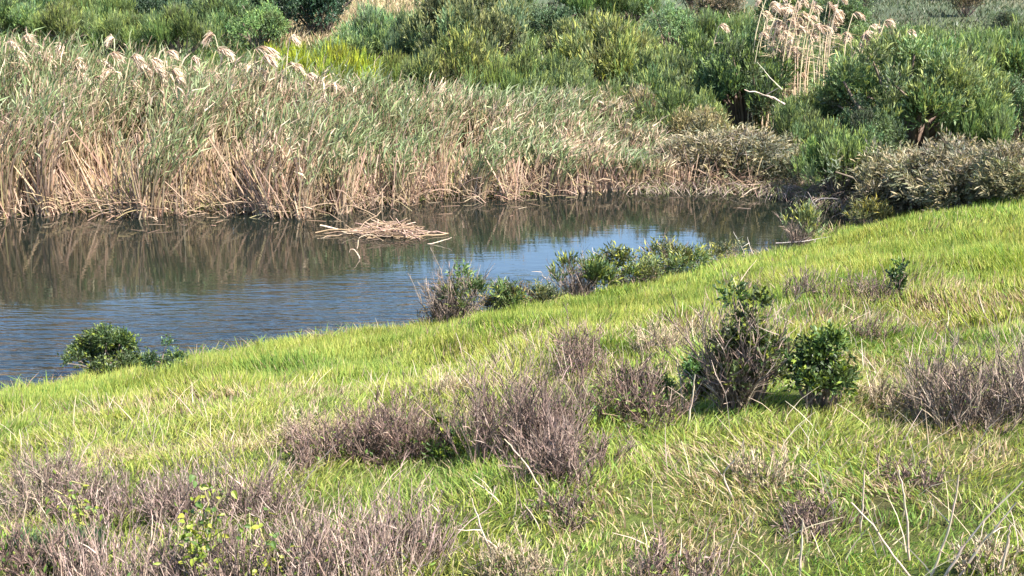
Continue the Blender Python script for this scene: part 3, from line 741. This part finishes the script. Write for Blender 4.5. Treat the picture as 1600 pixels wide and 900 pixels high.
# ------------------------------------------------------------------ raft of broken reeds on the water
rg = np.random.default_rng(51)
c0 = at(608, 366)
raft = thing("reed_raft", (c0[0], c0[1], 0), "floating mound of broken pinkish reed stalks on the water near the reeds", "reed raft")
ST = []
for i in range(8):
    L = 1.0; t = np.linspace(0, 1, 6)
    p = np.stack([(t - .5) * L, rg.normal(0, .02, 6) + .06 * np.sin(t * 3) * rg.normal(), rg.normal(0, .010, 6) - .05 * (t - .5) ** 2 * rg.uniform(0, 4)], 1)
    m = MB(); m.tubes(p[None], np.full((1, 6), .010) * rg.uniform(.8, 1.2), np.repeat(pick(rg, [(.40, .27, .20), (.47, .33, .24), (.28, .19, .13), (.36, .27, .16)], 1)[:, None], 6, 1), 5)
    ST.append(m.mesh("stalk", M_REED, True))
for i in range(210):
    o = link("stalk", ST[i % 8], raft)
    r = rg.normal(0, .29); q = rg.normal(0, .22)
    z = .02 + .22 * math.exp(-(r * r / .32 + q * q / .2)) * rg.random() ** .5
    o.location = (r, q, z)
    o.rotation_euler = (rg.uniform(0, 6), rg.normal(0, .16), rg.normal(-.1, .6) + (math.pi if rg.random() < .5 else 0))
    s = rg.uniform(.3, 1.0); o.scale = (s, 1, 1)
for (dx, dy, dz, rz, ry, s) in [(-.95, .12, .06, .05, .03, 1.5), (-1.1, .05, .04, -.03, .02, 1.1), (.95, -.25, .03, .35, -.1, .9), (-.35, -.6, .02, -.3, .05, .7), (1.0, .15, .03, .02, 0, .8),
                                (-1.3, -.35, .02, .25, -.1, .6), (-.5, .45, .2, .6, -.5, .8), (.3, -.45, .02, .7, -.2, .6)]:
    o = link("stalk", ST[int(abs(dx * 10)) % 8], raft); o.location = (dx, dy, dz); o.rotation_euler = (0, ry, rz); o.scale = (s, 1.5, 1.5)
branch("broken_reed", [(562, 404), (556, 392), (548, 388), (545, 396)], float(at(556, 404)[1]), .014, (.42, .31, .22), "short bent reed stub sticking out of water below the raft", "reed")
branch("broken_reed", [(558, 388), (560, 372), (572, 367), (584, 366)], float(at(556, 390)[1]), .012, (.42, .33, .22), "arched reed stalk curving into the water at the raft's left side", "reed")
branch("broken_reed", [(500, 352), (540, 360), (580, 362)], float(at(540, 362)[1]), .022, (.45, .34, .26), "long straight reed stalk lying on water left of the raft", "reed")
branch("broken_reed", [(636, 384), (672, 382), (706, 371)], float(at(672, 381)[1]), .018, (.50, .38, .28), "thin stalk trailing on the water right of the raft", "reed")

# ------------------------------------------------------------------ near bank: grass
rg = np.random.default_rng(61)


def lush(x, y):
    """1 on the fresh green strip near the shore and on the right, 0 among the dry scrub near the camera"""
    ds = (ynear(x) - y) * .8
    lim = np.interp(x, [-8, -4, 0, 4, 8, 12], [6.2, 6.6, 7.0, 9.5, 12, 13.5])
    return np.clip((lim + (fbm(x, y, 2.2, 30) - .5) * 5 - ds) / 2.2, 0, 1)


def grass(n, yr, w, Lr, prof, seed):
    rg = np.random.default_rng(seed)
    y = np.sqrt(rg.uniform(yr[0] ** 2, yr[1] ** 2, n)); x = rg.uniform(-1, 1, n) * (.40 * y + 1.3)
    y = y + rg.uniform(-.2, .2, n)
    ds = (ynear(x) - y) * .8
    lu = lush(x, y)
    cl = fbm(x, y, .55, 33); tuft = vn(x, y, .16, 35)
    k = (ds > -.12) & (tuft * .6 + cl * .8 + .35 * rg.random(n) + lu * .22 > .62)
    x, y, ds, lu, cl = x[k], y[k], ds[k], lu[k], cl[k]; n = len(x)
    P = np.stack([x, y, height(x, y) - .015], 1)
    L = rg.uniform(*Lr, n) * (.55 + .9 * cl) * (.78 + .42 * lu)
    lxn, lyn = (vn(x, y, .7, 40) - .5) * 1.3, (vn(x, y, .7, 41) - .5) * 1.0
    D = norm(np.stack([lxn + rg.normal(.03, .30, n), lyn + rg.normal(0, .30, n), np.ones(n)], 1))
    patch = np.clip((fbm(x, y, 1.6, 36) - .5) * 4 + .5, 0, 1)[:, None]
    g = pick(rg, [(.225, .30, .055), (.165, .265, .052), (.28, .325, .065), (.095, .175, .04)], n, a=.2) * (1 - patch) + pick(rg, [(.27, .30, .06), (.34, .335, .09), (.17, .235, .05)], n, a=.2) * patch
    deep = np.clip((vn(x, y, 1.1, 44) - .62) * 4, 0, 1)[:, None] * .6
    g = g * (1 - deep) + pick(rg, [(.09, .17, .035), (.11, .19, .04)], n) * deep
    pd = .02 + .13 * (1 - lu) + .6 * np.clip((fbm(x, y, 1.1, 38) - .5) * 5, 0, 1) * (1 - .8 * lu)
    dry = rg.random(n) < pd
    C = np.where(dry[:, None], pick(rg, [(.40, .31, .19), (.32, .235, .16), (.46, .39, .22), (.25, .175, .125), (.17, .12, .085)], n), g)
    C1 = np.where((rg.random(n) < .30)[:, None], C * .6 + np.array([.42, .40, .10]) * .4, C * 1.05)
    bend = np.stack([rg.normal(0, .45, n), rg.normal(0, .45, n), -rg.uniform(.05, .6, n)], 1) * L[:, None] * .6
    if prof: mb.ribbons(P, D, perp(D, rg), L, rg.uniform(*w, n), bend, C * .92, C1, prof)
    else:
        D = norm(D + bend / L[:, None] * .4)
        mb.leaves(P, D, perp(D, rg), L, rg.uniform(*w, n) * 1.25, C * .92, C1, .06)


mb = MB()
grass(178000, (5.6, 14.5), (.006, .012), (.07, .21), [.9, .85, .05], 62)
grass(185000, (14, 23.5), (.009, .017), (.10, .25), None, 63)
grass(150000, (23, 38), (.014, .022), (.09, .20), None, 64)
tag(mb.build("bank_grass", M_GRASS), "bright yellow-green long grass covering the near bank", "grass", kind="stuff")

# thin straw-coloured grass stalks scattered through the near scrub
n = 3000
y = np.sqrt(rg.uniform(5.6 ** 2, 19 ** 2, n)); x = rg.uniform(-.45, .45, n) * y
k = (lush(x, y) + .3 * rg.random(n) < .45) & (fbm(x, y, .9, 50) + .2 * rg.random(n) > .55)
x, y = x[k], y[k]; n = len(x)
P = np.stack([x, y, height(x, y) - .02], 1); D = norm(np.stack([rg.normal(0, .4, n), rg.normal(0, .35, n), np.ones(n)], 1)); L = rg.uniform(.18, .45, n)
C = pick(rg, [(.46, .37, .26), (.40, .31, .25), (.52, .43, .30), (.34, .26, .21)], n)
mb = MB(); mb.ribbons(P, D, perp(D, rg), L, rg.uniform(.005, .010, n), np.stack([rg.normal(0, .1, n), rg.normal(0, .1, n), -.12 * L], 1), C, C, [1, .8, .6, .3])
tag(mb.build("dry_grass", M_REED), "thin straw-coloured dead grass stalks among the near grass", "grass", kind="stuff")

# loose stems and drowned grass standing in the near margin of the pond
n = 5200
x = rg.uniform(-11, 9, n); cl = vn(x, 0 * x, .6, 80) * .6 + vn(x, 0 * x, .22, 81) * .4
k = cl + .25 * rg.random(n) > .58; x, cl = x[k], cl[k]; n = len(x)
y = ynear(x) + rg.normal(-.05, .22, n)
P = np.stack([x, y, np.maximum(height(x, y), -.08)], 1); L = rg.uniform(.12, .42, n) * (.5 + cl)
D = norm(np.stack([rg.normal(0, .45, n), rg.normal(.1, .4, n), np.ones(n)], 1))
C = pick(rg, [(.16, .23, .035), (.20, .26, .04), (.36, .28, .18), (.27, .20, .13), (.10, .14, .04)], n)
mb = MB(); mb.ribbons(P, D, perp(D, rg), L, rg.uniform(.010, .02, n), np.stack([rg.normal(0, .1, n), rg.normal(0, .1, n), -.25 * L], 1), C, C, [.9, 1, .7, .2])
tag(mb.build("shore_rushes", M_GRASS), "loose grass and straw stems standing in the near pond margin", "rushes", kind="stuff")

# ------------------------------------------------------------------ near bank: dead shrubs
PINK = ((.17, .118, .095), (.11, .074, .06), (.26, .188, .152), (.055, .037, .031))
BROWN = ((.17, .113, .09), (.105, .068, .055), (.25, .178, .14), (.06, .04, .033))
GREYT = ((.20, .148, .115), (.13, .096, .075), (.28, .215, .165), (.07, .052, .043))
TANT = ((.34, .26, .17), (.25, .19, .125), (.40, .33, .21), (.17, .125, .09))


STEMMY = ((.21, .15, .122), (.14, .097, .08), (.31, .232, .19), (.065, .045, .037))


def dead_shrub(cx, base, w, hpx, lab, cols, stems, sub, seed, flecks=0, green=0, droop=0.0, r0=.0048, tw=.22, fcol=None):
    rg = np.random.default_rng(seed)
    p = ground(cx, base); _, _, f = project(p)
    W, H = w / FPX * f, hpx / FPX * f
    if 'stemmed' in lab or 'vine' in lab or 'bare mauve' in lab: cols, stems, sub, r0, flecks = STEMMY, int(stems * 2.0), max(int(sub * .35), 3), .0046, int(flecks * .7)
    e = thing("dead_shrub", p, lab, "dead shrub", "dry shrubs on the near bank", rg.uniform(0, 6.28))
    m, T, D = twigs(rg, int(stems * 1.15), int(sub * .95), H * 1.08, W * .60, r0, tw, cols, W * .30, .035, droop * H, clumps=8, tr=.5, up=1.15)
    if flecks:
        i = rg.integers(0, len(T), flecks); d = norm(D[i] + sph(rg, flecks) * .8)
        q = T[i] - D[i] * (rg.random(flecks) * .2 * H)[:, None]
        C = pick(rg, fcol or cols, flecks, a=.3)
        m2 = MB(); m2.leaves(q, d, perp(d, rg), rg.uniform(.02, .05, flecks), rg.uniform(.004, .010, flecks), C, C, .1)
        o = m2.build("dry_leaves", M_REED, e)
    m.build("stems", M_TWIG, e)
    if green:
        i = rg.integers(0, len(T), green); d = norm(sph(rg, green) + np.array([0, 0, .6])); q = T[i] * np.array([.8, .8, .55]) + sph(rg, green) * .05
        q[:, 2] = np.abs(q[:, 2])
        C = pick(rg, [(.07, .12, .025), (.12, .17, .03), (.17, .21, .04)], green)
        m3 = MB(); m3.leaves(q, d, perp(d, rg), rg.uniform(.03, .07, green), rg.uniform(.012, .026, green), C, C * 1.15, .1)
        m3.build("foliage", M_LEAF, e)
    return e


DEAD = [
    (830, 715, 190, 165, "tall pale mauve dead shrub in the middle of the near grass", PINK, 150, 22, 900, 0, .0),
    (895, 748, 170, 105, "low mauve brown dead shrub in front of the tall pale mauve one", PINK, 110, 24, 1500, 0, .1),
    (640, 712, 200, 110, "dark brown rounded dead shrub left of the tall pale mauve one", BROWN, 130, 26, 2600, 500, .15),
    (520, 722, 150, 85, "low dark brown dead shrub at the left of the brown rounded one", BROWN, 100, 24, 1800, 150, .15),
    (470, 690, 90, 75, "small tan tuft of dry stems behind the low dark brown shrub", TANT, 60, 12, 300, 0, 0),
    (905, 580, 150, 85, "reddish brown dry shrub uphill from the tall mauve one, lush grass behind", BROWN, 90, 22, 1600, 500, .1),
    (1010, 560, 120, 75, "tan dry shrub left of the half-dead green shrub", TANT, 80, 20, 900, 200, .1),
    (985, 655, 160, 110, "dark tangled dry shrub shaded at the left of the green shrubs", BROWN, 100, 24, 1500, 900, .1),
    (1190, 468, 90, 48, "leftmost of three low brown dry tufts in the upper right grass", PINK, 60, 14, 400, 0, 0),
    (1265, 470, 95, 58, "middle of three low brown dry tufts in the upper right grass", PINK, 70, 14, 400, 0, 0),
    (1345, 468, 90, 52, "rightmost of three low brown dry tufts in the upper right grass", PINK, 64, 14, 400, 0, 0),
    (1470, 660, 190, 130, "wide grey-brown dead shrub right of the green shrubs", GREYT, 120, 22, 1000, 100, .05),
    (1575, 650, 150, 135, "grey-brown dead shrub at the right edge of the bank", GREYT, 100, 22, 900, 100, .05),
    (1395, 640, 90, 60, "small tan dead shrub between the green shrub and the wide grey one", TANT, 60, 16, 500, 60, .05),
    (1360, 530, 90, 40, "small dark brown dry clump in the bright grass above the wide grey shrub", BROWN, 50, 14, 500, 60, .1),
    (560, 905, 220, 135, "bare mauve shrub at the bottom edge left of centre", PINK, 120, 22, 900, 150, .0),
    (640, 870, 110, 105, "thin-stemmed mauve shrub right of the bare one at the bottom", PINK, 70, 18, 400, 0, 0),
    (60, 800, 250, 100, "grey tangled dead shrub at the left edge", GREYT, 130, 26, 1700, 250, .15),
    (210, 805, 230, 90, "grey-mauve dead shrub behind the left-hand vine", PINK, 120, 24, 1200, 80, .1),
    (370, 805, 240, 110, "mauve dead shrub behind the bright-leaved vine", PINK, 130, 24, 1100, 80, .05),
    (230, 930, 280, 125, "tall-stemmed mauve dead shrub at the bottom below the vines", PINK, 150, 22, 900, 60, 0),
    (420, 935, 250, 120, "tall-stemmed brown dead shrub at the bottom right of the vine", BROWN, 130, 22, 900, 150, 0),
    (50, 925, 240, 150, "dark rusty dead shrub in the bottom left corner", BROWN, 130, 24, 1500, 1500, .1),
    (800, 915, 160, 75, "low dead shrub at the bottom edge with pale crossing sticks", TANT, 80, 20, 600, 150, .1),
    (870, 810, 130, 60, "small pinkish dry clump below the mauve shrubs", PINK, 60, 18, 500, 100, .1),
    (1250, 830, 120, 65, "low pinkish dry clump in the grass at lower right", PINK, 80, 20, 800, 40, .15),
    (1200, 750, 120, 55, "tan dry clump below the green shrubs", TANT, 60, 18, 500, 100, .1),
    (1070, 915, 150, 70, "pinkish dry clump at the bottom edge right of centre", PINK, 80, 20, 600, 80, .1),
    (1440, 760, 130, 50, "low brown dry clump below the wide grey shrub", BROWN, 60, 18, 500, 120, .15),
    (1560, 890, 160, 60, "brown dry clump at the lower right corner under long stalks", TANT, 70, 18, 500, 120, .15),
    (1090, 620, 90, 60, "tan dry clump in front of the half-dead green shrub", TANT, 50, 16, 400, 60, .05),
    (700, 610, 110, 45, "thin dry patch in lush grass above the brown rounded shrub", TANT, 50, 10, 200, 0, 0),
]
for i, a in enumerate(DEAD):
    cx, base, w, h, lab, cols, st, sb, fl, gr, dr = a
    dead_shrub(cx, base, w, h, lab, cols, st, sb, 300 + i, fl, gr, dr)

# ------------------------------------------------------------------ near bank: green shrubs
def green_shrub(cx, base, w, hpx, lab, n, ll, lw, col, seed, mat=None, dead=0, deadcols=GREYT, lobes=16, sub="shrubs on the near bank", updir=.4, spread=.85, tips=.4, tipc=(2.3, 1.9, .9), deadshift=(0, 0), deadh=1.0, lr=(.07, .22)):
    rg = np.random.default_rng(seed)
    p = ground(cx, base); _, _, f = project(p)
    W, H = w / FPX * f / 2, hpx / FPX * f
    e = thing("leafy_shrub", p - np.array([0, 0, .03]), lab, "shrub", sub)
    m, LC = crown(rg, n, ll, lw, lobes=lobes, updir=updir, spread=spread, tips=tips, tipc=tipc, dims=(W, W * .9, H), lr=lr)
    o = m.build("crown", mat or M_GLOSSY, e); tint(o, [c * 1.15 for c in col])
    limbs(rg, LC, .016).build("stems", M_TWIG, e)
    if dead:
        m, T, D = twigs(rg, dead, 18, H * deadh, W * .6, .006, .2, deadcols, W * .2, .05)
        o = m.build("dead_twigs", M_TWIG, e); o.location = (deadshift[0] * W, deadshift[1] * W, 0)
    return e


SH = "leafy shrubs on the near bank"
green_shrub(1165, 634, 112, 190, "tallest green shrub on the bank, its left half bare grey twigs", 3600, .055, .03, (.07, .09, .026), 401, dead=150, lobes=26, lr=(.05, .17), deadshift=(-.35, -.1), deadh=.98, sub=SH)
green_shrub(1278, 638, 118, 138, "glossy dark green shrub right of the half-dead one", 3800, .05, .028, (.062, .095, .025), 402, lobes=30, lr=(.05, .17), sub=SH)
green_shrub(1095, 625, 90, 72, "small dark green shrub left of the half-dead one", 2600, .05, .028, (.06, .10, .025), 403, lobes=10, dead=20, sub=SH)
green_shrub(172, 594, 150, 82, "dense dark green bush at the water's edge on the left", 11000, .06, .026, (.06, .088, .028), 404, lobes=34, sub=SH)
green_shrub(258, 590, 90, 54, "small dark bush joined to the right of the dense shoreline bush", 2400, .05, .022, (.05, .085, .035), 405, lobes=9, sub=SH)
WS = "shrubs along the near waterline"
green_shrub(745, 505, 156, 82, "mixed olive shoreline shrub with dry twigs sweeping up on its left", 1984, .11, .03, (.10, .13, .045), 406, M_LEAF, 112, GREYT, 12, WS, .5, deadshift=(-.55, .1), deadh=1.35)
green_shrub(690, 512, 91, 41, "low grey-brown leafy clump at the left foot of the shoreline shrub", 744, .09, .022, (.12, .10, .07), 407, M_LEAF, 48, BROWN, 8, WS)
green_shrub(815, 486, 78, 43, "small dry clump of brown leaves at the waterline", 558, .11, .022, (.16, .12, .07), 408, M_LEAF, 38, TANT, 7, WS)
green_shrub(905, 468, 104, 83, "upright shoreline shrub with pale stems, left of the gap", 1612, .13, .032, (.11, .14, .05), 409, M_LEAF, 73, GREYT, 10, WS, .9, .5)
green_shrub(965, 452, 91, 65, "yellowish shoreline shrub right of the upright one", 1178, .12, .030, (.12, .145, .05), 410, M_LEAF, 38, TANT, 8, WS, .7)
green_shrub(1045, 436, 143, 59, "leafy olive shoreline shrub with twiggy top, near the middle right", 1736, .13, .030, (.11, .13, .05), 411, M_LEAF, 64, BROWN, 12, WS, .6, deadh=1.25)
green_shrub(1095, 418, 78, 32, "low olive clump where the bank narrows", 558, .12, .028, (.11, .13, .05), 412, M_LEAF, 16, TANT, 7, WS)
green_shrub(1250, 388, 58, 67, "feathery grey-green young shrub standing against dark water", 930, .13, .026, (.16, .19, .09), 413, M_LEAF, 54, GREYT, 10, WS, 1.0, .5)
green_shrub(1362, 356, 70, 34, "scruffy dry and green clump at the right end of the water", 1054, .15, .026, (.15, .15, .06), 414, M_LEAF, 64, TANT, 10, WS, .6)
green_shrub(850, 478, 70, 30, "low scruffy tuft between the olive and the upright shoreline shrubs", 500, .11, .024, (.11, .115, .06), 420, M_LEAF, 40, TANT, 8, WS, .7)
green_shrub(1003, 448, 70, 40, "low scruffy growth left of the twiggy-topped shoreline shrub", 800, .12, .026, (.11, .13, .055), 421, M_LEAF, 40, GREYT, 8, WS, .7)
green_shrub(1140, 408, 60, 30, "sparse grey-green tuft beside the grey leaning stick", 500, .12, .022, (.13, .14, .08), 422, M_LEAF, 30, TANT, 7, WS, .8)
green_shrub(785, 494, 60, 32, "brownish low tuft touching the right of the olive shoreline shrub", 500, .11, .024, (.13, .11, .065), 423, M_LEAF, 36, BROWN, 7, WS, .7)
green_shrub(1400, 466, 26, 60, "narrow dark weed standing alone in the bright right-hand grass", 260, .07, .035, (.05, .09, .03), 415, M_GLOSSY, 4, GREYT, 6, SH, 1.0)
green_shrub(110, 912, 190, 90, "feathery blue-green bush in the bottom left corner", 7000, .05, .010, (.07, .11, .055), 416, M_LEAF, 0, GREYT, 16, SH, 1.0, .5)
green_shrub(15, 905, 80, 70, "bright green leafy sprig at the bottom left edge", 1500, .06, .02, (.10, .19, .04), 417, M_LEAF, 0, GREYT, 8, SH, .8)
green_shrub(690, 715, 110, 60, "yellowish green undergrowth between the brown and mauve dead shrubs", 2200, .05, .018, (.10, .14, .03), 418, M_LEAF, 0, GREYT, 9, SH)
green_shrub(1000, 640, 110, 70, "dark green low growth under the dark tangled dry shrub", 2400, .05, .018, (.06, .09, .03), 419, M_LEAF, 0, GREYT, 9, SH)
Yw = float(ground(1150, 402)[1])
for i, (pp, lab) in enumerate([([(1165, 402), (1158, 384), (1146, 362)], "grey leaning bare stick at the waterline"), ([(1180, 402), (1172, 388), (1168, 370)], "short bare stick right of the grey leaning one"),
                               ([(1115, 412), (1112, 395), (1108, 380)], "thin upright stick left of the grey leaning one"), ([(1212, 380), (1250, 378), (1300, 369)], "long thin grey branch lying behind the feathery young shrub"),
                               ([(868, 470), (858, 440), (850, 432), (845, 440)], "bent dry reed head over the blue water"), ([(930, 455), (928, 400), (925, 386)], "tall thin dry seed stalk over the blue water")]):
    yy = [Yw, Yw, float(ground(1115, 415)[1]), float(ground(1250, 392)[1]) + .1, float(ground(862, 470)[1]), float(ground(925, 462)[1])][i]
    branch("dry_stick", pp, yy, .011, (.42, .36, .32), lab, "stick", "dry sticks along the near waterline", twig=(.5, .8))

# ------------------------------------------------------------------ vines with large bright leaves
mb = MB()
prof = np.array([[0, 0, 0], [.42, .12, .06], [.5, .45, .09], [.28, .8, .05], [0, 1.08, -.06], [-.28, .8, .05], [-.5, .45, .09], [-.42, .12, .06]])
mid = np.array([[0, .5, -.02]])
LV = []
for i, c in enumerate([(.12, .17, .022), (.18, .22, .028), (.06, .105, .02), (.23, .235, .03)]):
    V = np.vstack([prof, mid]) * np.array([.72, 1.1, 2.2 - .5 * i])
    Q = np.array([[8, 0, 1, 2], [8, 2, 3, 4], [8, 4, 5, 6], [8, 6, 7, 0]])
    m = MB(); m.add(V, Q, np.repeat(np.array([c]), 9, 0)); LV.append(m.mesh("leaf", M_LEAF))


def vine(cx, base, w, hpx, n, lab, seed, size=.044):
    rg = np.random.default_rng(seed)
    p = ground(cx, base); _, _, f = project(p)
    W, H = w / FPX * f, hpx / FPX * f
    e = thing("climbing_vine", p, lab, "vine", "bright-leaved vines in the dead shrubs")
    ns = 6; K = 8; t = np.linspace(0, 1, K)
    tips = np.stack([rg.uniform(-.5, .5, ns) * W, rg.uniform(-.3, .3, ns) * W - .1, H * rg.uniform(.5, 1.05, ns)], 1)
    pts = tips[:, None] * t[None, :, None] + rg.normal(0, .03, (ns, K, 3)) * t[None, :, None]
    m = MB(); m.tubes(pts, np.full((ns, K), .005), np.repeat(jit(rg, (.22, .20, .08), ns)[:, None], K, 1), 4); m.build("stem", M_TWIG, e)
    for i in range(n):
        s = rg.integers(0, ns); u = rg.uniform(.4, 1) * (K - 1); j = min(int(u), K - 2)
        q = pts[s, j] + (pts[s, j + 1] - pts[s, j]) * (u - j) + rg.normal(0, .05, 3) + np.array([0, -.09, .03])
        o = link("leaf", LV[rg.integers(0, 4)], e)
        o.location = [float(c) for c in q]; o.rotation_euler = (rg.uniform(-1.3, .5), rg.normal(0, .5), rg.uniform(0, 6.28)); k = size * rg.uniform(.6, 1.2); o.scale = (k, k, k)


vine(312, 915, 90, 195, 150, "vine with largest bright yellow-green leaves climbing dead shrubs at lower left", 501)
vine(140, 835, 80, 110, 55, "smaller vine with yellow-green leaves left of the largest-leaved vine", 502, .042)
vine(425, 925, 90, 130, 60, "sparse yellow-leaved vine at the right of the largest-leaved vine", 503, .04)

# ------------------------------------------------------------------ long dry stalks in the near grass
STK = [
    ([(1425, 905), (1390, 860), (1360, 815), (1330, 785)], "pale stalk at lower right leaning left out of the grass"),
    ([(1453, 905), (1475, 850), (1490, 800), (1498, 742)], "upright curved pale stalk between the leaning ones at lower right"),
    ([(1474, 905), (1510, 845), (1555, 795), (1598, 752)], "longest pale stalk leaning right at lower right"),
    ([(1495, 905), (1530, 855), (1560, 820), (1588, 785)], "thick dry stalk just below the longest right-leaning one"),
    ([(1421, 875), (1418, 820), (1412, 770), (1404, 735)], "straight upright brown stalk at lower right"),
    ([(1344, 830), (1348, 790), (1351, 735)], "thin upright stalk left of the brown upright one"),
    ([(1145, 778), (1127, 742), (1148, 718), (1162, 688)], "crooked grey dead twig in the grass below the green shrubs"),
    ([(793, 890), (761, 851), (748, 815), (737, 778)], "long bare stick slanting left at the bottom centre"),
    ([(800, 880), (770, 850), (752, 838)], "short pale stick crossing the long bare stick at bottom centre"),
    ([(848, 772), (828, 732), (805, 705), (788, 686)], "pale stick leaning over the low mauve shrub"),
    ([(1066, 640), (1064, 600), (1057, 562)], "thin pale stalk left of the half-dead green shrub"),
    ([(1171, 630), (1178, 575), (1185, 540)], "thin pale stalk in front of the half-dead green shrub"),
    ([(1075, 665), (1082, 620), (1086, 585)], "thin stalk standing before the small dark green shrub"),
    ([(500, 905), (470, 850), (455, 800)], "bare curving stem at lower left beside the vines"),
    ([(1560, 905), (1575, 850), (1578, 820)], "short dry stalk in the lower right corner"),
    ([(1010, 650), (1030, 620), (1040, 600)], "pale stalk leaning right beside the dark tangled shrub"),
    ([(722, 560), (720, 545), (712, 520)], "single dry stalk rising from the lush middle grass"),
    ([(1250, 905), (1252, 850), (1254, 810)], "dark thin stalk at bottom right of centre"),
]
for pp, lab in STK:
    p0 = ground(pp[0][0], min(pp[0][1] + 6, 930)); y0 = float(p0[1])
    branch("dry_stalk", pp, [y0 - .04 * i for i in range(len(pp))], .0075 if pp[0][1] > 700 else .009, (.40, .32, .24), lab, "stalk", "dry stalks in the near grass", .55, (.6,) if len(pp) > 3 else ())

# bunches of twigs, needles and small leaves too fine to pick apart singly
for o in COL.objects:
    if o.parent and o.name.split(".")[0] in ("crown", "foliage", "dry_leaves", "stems", "dead_twigs", "leaves", "plume"):
        o["kind"] = "stuff"
